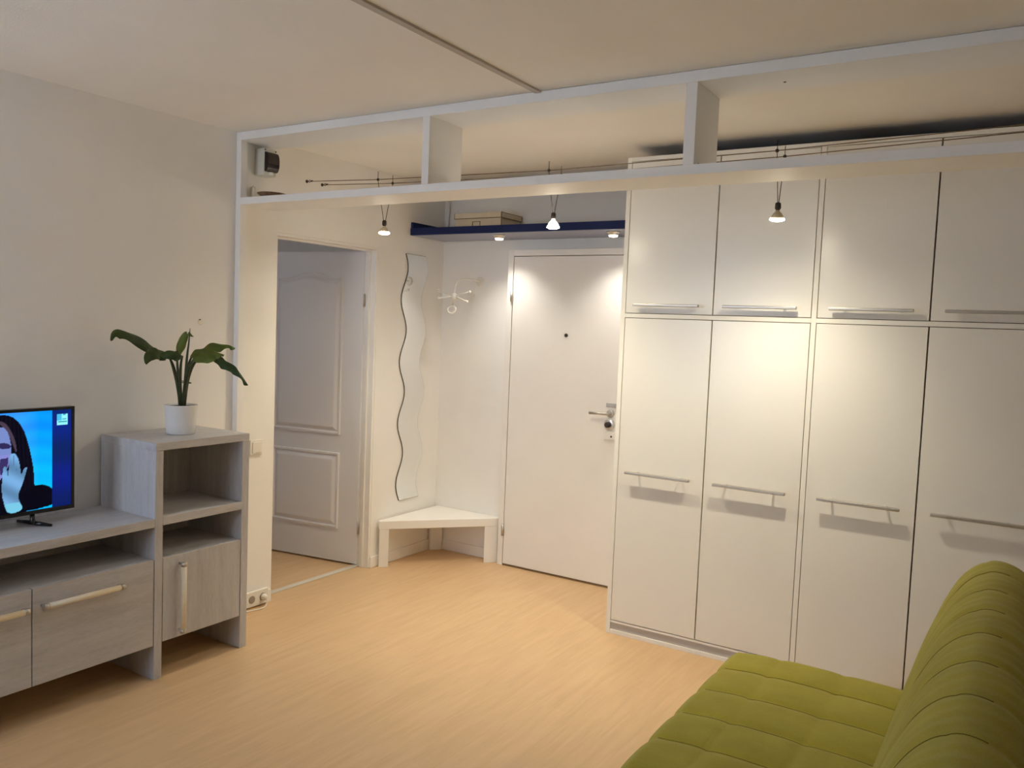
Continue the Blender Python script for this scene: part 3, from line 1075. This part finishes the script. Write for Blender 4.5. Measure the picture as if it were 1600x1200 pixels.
mir = thing('wall_mirror', (0.004, 4.31, 0.395), 'narrow wavy-edged mirror on the left wall above the bench', 'mirror')
nzm = 120
for nm, mat, x0, x1, wl0, wr0 in (('glass', 'mirror', 0.0075, 0.0085, 0.002, 0.203), ('backing', 'mirror_edge', 0.001, 0.0074, 0.0, 0.205)):
    vs = []
    for i in range(nzm + 1):
        z = 0.395 + (2.018 - 0.395) * i / nzm
        dz = 0.0015 if nm == 'glass' else 0
        zz = min(max(z, 0.395 + dz), 2.018 - dz)
        for x in (x0, x1):
            for y in (my0 + wl0 + wave(z), my0 + wr0 + wave(z)):
                vs.append((x, y, zz))
    fs = []
    for i in range(nzm):
        a, b_ = i * 4, i * 4 + 4
        for p, q in ((0, 1), (1, 3), (3, 2), (2, 0)):
            fs.append((a + p, a + q, b_ + q, b_ + p))
    fs += [(0, 1, 3, 2), (nzm * 4, nzm * 4 + 1, nzm * 4 + 3, nzm * 4 + 2)]
    obj(nm, MB().add(vs, fs), mat, mir)

# ------------------------------------------------------------------ corner bench
cbn = thing('corner_bench', (0.2, 4.42, 0), 'small white triangular bench fitted in the entrance corner', 'bench')
obj('seat', MB().prism([(0.0155, 4.015), (0.035, 3.995), (0.556, 4.585), (0.556, Y2 - 0.002), (0.0155, Y2 - 0.002)], 0.246, 0.300), 'white_trim', cbn, bevel=0.003)
ed = Vector((0.521, 0.59, 0)).normalized()
en = Vector((-ed.y, ed.x, 0))


def leg_quad(p, w_, t_):
    p = Vector(p)
    return [tuple((p + ed * a + en * c)[:2]) for a, c in ((0, 0), (w_, 0), (w_, t_), (0, t_))]


obj('leg', MB().prism([(0.0155, 4.020), (0.037, 3.998), (0.078, 4.045), (0.0155, 4.075)], 0, 0.246), 'white_trim', cbn, bevel=0.002)
obj('leg', MB().prism([(0.496, 4.518), (0.555, 4.585), (0.555, Y2 - 0.0145), (0.496, Y2 - 0.0145)], 0, 0.246), 'white_trim', cbn, bevel=0.002)
obj('leg', MB().prism([(0.0145, Y2 - 0.0145), (0.0145, 4.545), (0.030, 4.545), (0.082, 4.597), (0.082, Y2 - 0.0145)], 0, 0.246), 'white_trim', cbn, bevel=0.002)

# ------------------------------------------------------------------ coat hook
chk = thing('coat_hook', (0.31, Y2, 1.86), 'white swivelling coat hook with ball-tipped pegs on the end wall', 'coat hook')
obj('wall_plate', MB().lathe([(0.032, 0), (0.032, 0.006), (0.024, 0.012)], (0.315, Y2 - 0.0002, 1.865), 24, (0, -1, 0)), 'white_plastic', chk)
arm = catmull([(0.315, Y2 - 0.01, 1.865), (0.305, 4.55, 1.872), (0.29, 4.47, 1.872), (0.277, 4.425, 1.860), (0.270, 4.405, 1.825), (0.268, 4.40, 1.765)], 8)
obj('arm', MB().tube(arm, 0.0065, 12), 'white_plastic', chk)
hub = obj('hub', MB().lathe([(0.008, -0.024), (0.017, -0.018), (0.019, 0.0), (0.017, 0.013), (0.008, 0.020)], (0.268, 4.40, 1.755), 24), 'white_plastic', chk)
for tip in ((0.135, 4.40, 1.793), (0.385, 4.41, 1.786), (0.383, 4.385, 1.722), (0.20, 4.33, 1.74)):
    c0 = Vector((0.268, 4.40, 1.755))
    tp = Vector(tip)
    pg = obj('peg', MB().tube([c0 + (tp - c0) * 0.15, c0 + (tp - c0) * 0.6, tp], [0.006, 0.0045, 0.0045], 10), 'white_plastic', hub)
    obj('peg_tip', MB().ball(tp, 0.0085, 10), 'white_plastic', chk)
obj('ring', MB().torus((0.250, 4.40, 1.668), (0.35, -0.8, 0.45), 0.027, 0.006, 28, 10), 'white_plastic', chk)
obj('ring_stem', MB().tube([(0.268, 4.40, 1.735), (0.258, 4.40, 1.697)], 0.008, 10), 'white_plastic', chk)

# ------------------------------------------------------------------ blue shelf with boxes and puck lights
bs = thing('blue_shelf', (0.85, 4.44, 2.138), 'dark blue wall shelf above the front door', 'shelf')
BZ0, BZ1 = 2.140, 2.185
obj('shelf_board', B(0.002, 1.700, 4.257, Y2 - 0.001, BZ0, BZ1), 'blue', bs, bevel=0.0015)
obj('underside_sheen', B(0.008, 1.698, 4.266, Y2 - 0.004, BZ0 - 0.003, BZ0 - 0.0002), 'blue_under_sheen', bs)  # added sheet whose paler blue imitates light reflected from the wall
tag(obj('shelf_end_board', B(0.002, 0.020, 4.262, Y2 - 0.001, BZ1 + 0.0002, 2.224), 'blue', loc=(0.011, 4.44, BZ1), bevel=0.0015),
    'narrow dark blue upright board at the left end of the blue shelf', 'board')

bx1 = thing('storage_box', (0.455, 4.45, BZ1), 'cream lidded cardboard storage box with brown edges on the blue shelf', 'box')
obj('box_body', B(0.280, 0.630, 4.37, 4.60, BZ1, 2.262), 'card', bx1, bevel=0.002)
lid = obj('lid', B(0.274, 0.636, 4.364, 4.606, 2.246, 2.282), 'card', bx1, bevel=0.002)
ee = MB()
ee.box(0.274, 0.636, 4.3628, 4.3638, 2.246, 2.250)
for xe in (0.274, 0.633):
    ee.box(xe, xe + 0.003, 4.3628, 4.3638, 2.250, 2.282)
obj('edge_binding', ee, 'card_edge', lid)
sb = MB()
sb.box(0.6362, 0.6372, 4.364, 4.606, 2.246, 2.250)
sb.box(0.6362, 0.6372, 4.364, 4.606, 2.2785, 2.282)
for ye in (4.364, 4.602):
    sb.box(0.6362, 0.6372, ye, ye + 0.004, 2.250, 2.2785)
obj('edge_binding', sb, 'card_edge', lid)
for ye in (4.370, 4.595):
    obj('corner_binding', B(0.6302, 0.6312, ye, ye + 0.005, BZ1, 2.246), 'card_edge', bx1)
lh = MB()
for a, c, z0, z1 in ((0.415, 0.475, 2.226, 2.229), (0.415, 0.475, 2.196, 2.199), (0.415, 0.418, 2.199, 2.226), (0.472, 0.475, 2.199, 2.226)):
    lh.box(a, c, 4.366, 4.3699, z0, z1)
obj('label_holder', lh, 'card_edge', bx1)
pp = thing('heating_pipe', (0.022, Y2 - 0.022, 2.186), 'thin white vertical pipe in the corner above the blue shelf', 'pipe')
obj('pipe', MB().tube([(0.036, Y2 - 0.016, BZ1 + 0.001), (0.036, Y2 - 0.016, H - 0.001)], 0.0135, 14), 'white_trim', pp)
obj('collar', MB().lathe([(0.016, 0), (0.016, 0.012)], (0.036, Y2 - 0.0165, BZ1 + 0.001), 16), 'white_trim', pp)
pp.location = pp.location

for i, px in enumerate((0.632, 1.412)):
    nm = ('round puck lamp under the blue shelf nearest the wavy mirror', 'round puck lamp under the blue shelf nearest the wardrobe')[i]
    pk = thing('puck_lamp', (px, 4.355, BZ0 - 0.003), nm, 'lamp', 'puck lamps under the blue shelf')
    zz = BZ0 - 0.0035
    obj('rim', MB().lathe([(0.038, 0), (0.040, -0.003), (0.038, -0.007), (0.031, -0.009), (0.030, -0.020), (0.028, -0.022)], (px, 4.355, zz), 32), 'alu', pk)
    obj('lens', MB().lathe([(0.026, -0.0222), (0.024, -0.028), (0.014, -0.031), (0.003, -0.032)], (px, 4.355, zz), 28), 'puck_glass', pk)
    ld_ = bpy.data.lights.new('puck_light', 'SPOT')
    ld_.energy = PUCK_W
    ld_.color = PUCK_COL
    ld_.spot_size = math.radians(118)
    ld_.spot_blend = 1.0
    ld_.shadow_soft_size = 0.022
    lo = bpy.data.objects.new('puck_light', ld_)
    lo.location = Vector((px, 4.355, zz - 0.040)) - ROOT[pk.name]
    lo.parent = pk
    COL.objects.link(lo)


# ------------------------------------------------------------------ wire lighting
def wire_z(x):
    xs = [0.0, 0.52, 1.555, 2.587, 3.41, XR]
    zs = [2.334, 2.313, 2.292, 2.301, 2.324, 2.342]
    for i in range(5):
        if x <= xs[i + 1]:
            t = (x - xs[i]) / (xs[i + 1] - xs[i])
            return zs[i] + (zs[i + 1] - zs[i]) * t
    return zs[-1]


WY = (3.345, 3.462)
for y, nm in zip(WY, ('thin low-voltage cable strung above the lamps, nearer the partition shelf', 'thin low-voltage cable strung above the lamps, nearer the wardrobe')):
    t = thing('lamp_cable', (0.0, y, 2.334), nm, 'cable', 'cables of the wire lamps')
    pts = [(x, y, wire_z(x)) for x in (0.045, 0.52, 1.555, 2.587, 3.41, XR - 0.045)]
    obj('cable', MB().tube(pts, 0.0021, 6), 'wire', t)
    for s, xx in ((1, 0.0), (-1, XR)):
        zz = wire_z(xx)
        an = MB().lathe([(0.009, 0), (0.009, 0.004), (0.003, 0.006)], (xx, y, zz), 14, (s, 0, 0))
        an.tube([(xx + s * 0.004, y, zz), (xx + s * 0.018, y, zz)], 0.0025, 8)
        an.torus((xx + s * 0.024, y, zz), (0, 1, 0), 0.006, 0.0018, 14, 6)
        an.tube([(xx + s * 0.030, y, zz), (xx + s * 0.046, y, zz)], 0.0042, 8)
        obj('tensioner', an, 'dark_metal', t)

LAMPS = [(0.525, 'hanging wire lamp nearest the inner doorway', (0, 0, -1), 1.0),
         (1.558, 'hanging wire lamp in front of the blue shelf', (0.0, 0.03, -1), 1.15),
         (2.590, 'hanging wire lamp in front of the wardrobe', (-0.05, 0.14, -1), 1.0)]
for x, nm, aim, gain in LAMPS:
    yc = 3.405
    zw = wire_z(x)
    t = thing('wire_lamp', (x, yc, 2.02), nm, 'lamp', 'wire lamps')
    node = Vector((x, yc, 2.094))
    for y in WY:
        s = -1 if y < yc else 1
        obj('hanger', MB().tube([(x, y, zw + 0.042), (x, y, zw - 0.004), tuple(node + Vector((0, s * 0.006, 0.006)))], 0.0016, 6), 'dark_metal', t)
        obj('clamp', MB().ball((x, y, zw), 0.0075, 8), 'dark_metal', t)
    obj('socket', MB().lathe([(0.004, 0.016), (0.011, 0.012), (0.012, -0.008), (0.007, -0.016)], node, 18), 'dark_metal', t)
    ax = Vector(aim).normalized()
    top = node + Vector((0, 0, -0.014))
    rf = [(0.007, 0.0), (0.009, 0.008), (0.016, 0.014), (0.023, 0.024), (0.0262, 0.036), (0.0262, 0.039)]
    obj('reflector', MB().lathe(rf, top, 28, ax), 'lamp_glass' if 1 < x < 2 else 'reflector_glass', t)
    obj('bulb_face', MB().lathe([(0.0262, 0.032), (0.0295, 0.036), (0.0295, 0.041), (0.018, 0.046), (0.004, 0.0475)], top, 28, ax), 'lamp_glass', t)
    src = top + ax * 0.052
    sp_ = bpy.data.lights.new('lamp_beam', 'SPOT')
    sp_.energy = LAMP_W * gain
    sp_.color = LAMP_COL
    sp_.spot_size = math.radians(112)
    sp_.spot_blend = 1.0
    sp_.shadow_soft_size = 0.02
    so_ = bpy.data.objects.new('lamp_beam', sp_)
    so_.rotation_euler = ax.to_track_quat('-Z', 'Y').to_euler()
    so_.location = src - ROOT[t.name]
    so_.parent = t
    COL.objects.link(so_)
    gl = bpy.data.lights.new('lamp_stray', 'SPOT')
    gl.energy = LAMP_SPILL * gain
    gl.color = LAMP_COL
    gl.spot_size = math.radians(172)
    gl.spot_blend = 0.85
    gl.shadow_soft_size = 0.02
    go_ = bpy.data.objects.new('lamp_stray', gl)
    go_.location = src - ROOT[t.name]
    go_.parent = t
    lk_ = bpy.data.lights.new('lamp_leak', 'POINT')
    lk_.energy = LAMP_LEAK * gain
    lk_.color = LAMP_COL
    lk_.shadow_soft_size = 0.03
    lo_ = bpy.data.objects.new('lamp_leak', lk_)
    lo_.location = src - ROOT[t.name]
    lo_.parent = t
    COL.objects.link(lo_)
    COL.objects.link(go_)

# ------------------------------------------------------------------ breaker box and small things on the partition shelf
bk = thing('breaker_box', (0.0, 3.02, 2.30), 'small cream fuse box with a dark smoked cover inside the partition shelf', 'fuse box')
obj('box_body', B(0.0005, 0.072, 2.978, 3.062, 2.302, 2.442), 'grey_plastic', bk, bevel=0.006, seg=3)
n = 14
vs = []
for i in range(n + 1):
    a = math.pi * i / n
    z = 2.372 + 0.050 * -math.cos(a)
    x = 0.072 + 0.030 * math.sin(a) ** 0.6
    vs += [(x, 2.982, z), (x, 3.056, z)]
fs = [(2 * i, 2 * i + 1, 2 * i + 3, 2 * i + 2) for i in range(n)]
fs += [tuple(2 * i for i in range(n + 1)), tuple(2 * i + 1 for i in range(n + 1))]
obj('window_cover', MB().add(vs, fs), 'smoke', bk)
obj('latch', B(0.072, 0.086, 3.010, 3.030, 2.308, 2.322), 'white_plastic', bk, bevel=0.002)
for y, z in ((2.985, 2.436), (3.055, 2.436)):
    obj('screw', MB().lathe([(0.004, 0), (0.004, 0.0015)], (0.0722, y, z - 0.003), 10, (1, 0, 0)), 'dark_metal', bk)

cn = thing('candle', (0.020, 2.955, 2.1712), 'short white candle stub on the partition shelf under the fuse box', 'candle')
obj('wax', MB().lathe([(0.012, 0), (0.013, 0.002), (0.013, 0.066), (0.011, 0.068)], (0.020, 2.955, 2.1712), 18), 'candle', cn)
obj('wick', MB().tube([(0.020, 2.955, 2.239), (0.0205, 2.955, 2.246)], 0.001, 6), 'dark_metal', cn)
ds = thing('shallow_dish', (0.185, 2.93, 2.1712), 'flat dark brown dish lying on the partition shelf beside the candle', 'dish')
obj('dish_body', MB().lathe([(0.035, 0.0), (0.055, 0.006), (0.072, 0.022), (0.069, 0.023), (0.052, 0.010), (0.01, 0.006)], (0.185, 2.935, 2.1712), 28), 'brown', ds)
for k in range(5):
    a = k * 1.3
    obj('pebble', MB().ball((0.185 + 0.028 * math.cos(a), 2.935 + 0.028 * math.sin(a), 2.188), 0.011, 7), 'brown', ds)

# ------------------------------------------------------------------ switch, socket and nail on the left wall
sw = thing('light_switch', (0, 3.018, 0.835), 'white square light switch on the left wall beside the inner doorway', 'switch')
obj('plate', B(0.0003, 0.009, 2.978, 3.060, 0.832, 0.914), 'white_plastic', sw, bevel=0.003)
obj('rocker', B(0.0092, 0.014, 2.990, 3.048, 0.844, 0.902), 'white_plastic', sw, bevel=0.002)
so = thing('wall_socket', (0.013, 3.03, 0.008), 'white double socket with plug low on the left wall beside the tall cabinet', 'socket')
obj('plate', B(0.0135, 0.030, 2.950, 3.100, 0.010, 0.092), 'white_plastic', so, bevel=0.003)
for y in (2.988, 3.062):
    rc = obj('outlet', MB().lathe([(0.021, 0.0), (0.021, 0.0015), (0.017, 0.002)], (0.0302, y, 0.051), 22, (1, 0, 0)), 'socket_dark', so)
pg = thing('power_plug', (0.032, 3.062, 0.045), 'white plug with short cord in the wall socket', 'plug')
obj('plug_body', MB().lathe([(0.017, 0.0), (0.018, 0.010), (0.012, 0.026), (0.006, 0.030)], (0.0326, 3.062, 0.051), 20, (1, 0, 0)), 'white_plastic', pg)
cord = catmull([(0.060, 3.062, 0.050), (0.072, 3.058, 0.035), (0.075, 3.04, 0.010), (0.070, 3.00, 0.0045), (0.050, 2.92, 0.0045), (0.045, 2.82, 0.0045), (0.040, 2.68, 0.0045)], 8)
obj('cord', MB().tube(cord, 0.0036, 8), 'white_plastic', pg)
nl = thing('wall_nail', (0.0, 2.653, 1.544), 'tiny nail in a pale plaster patch on the left wall above the plant', 'nail')
obj('patch', MB().lathe([(0.016, 0.0002), (0.013, 0.0012), (0.002, 0.0014)], (0.0, 2.662, 1.535), 20, (1, 0, 0)), 'candle', nl)
obj('nail_head', MB().tube([(0.0008, 2.653, 1.544), (0.010, 2.653, 1.546)], [0.0018, 0.0030], 8), 'dark_metal', nl)
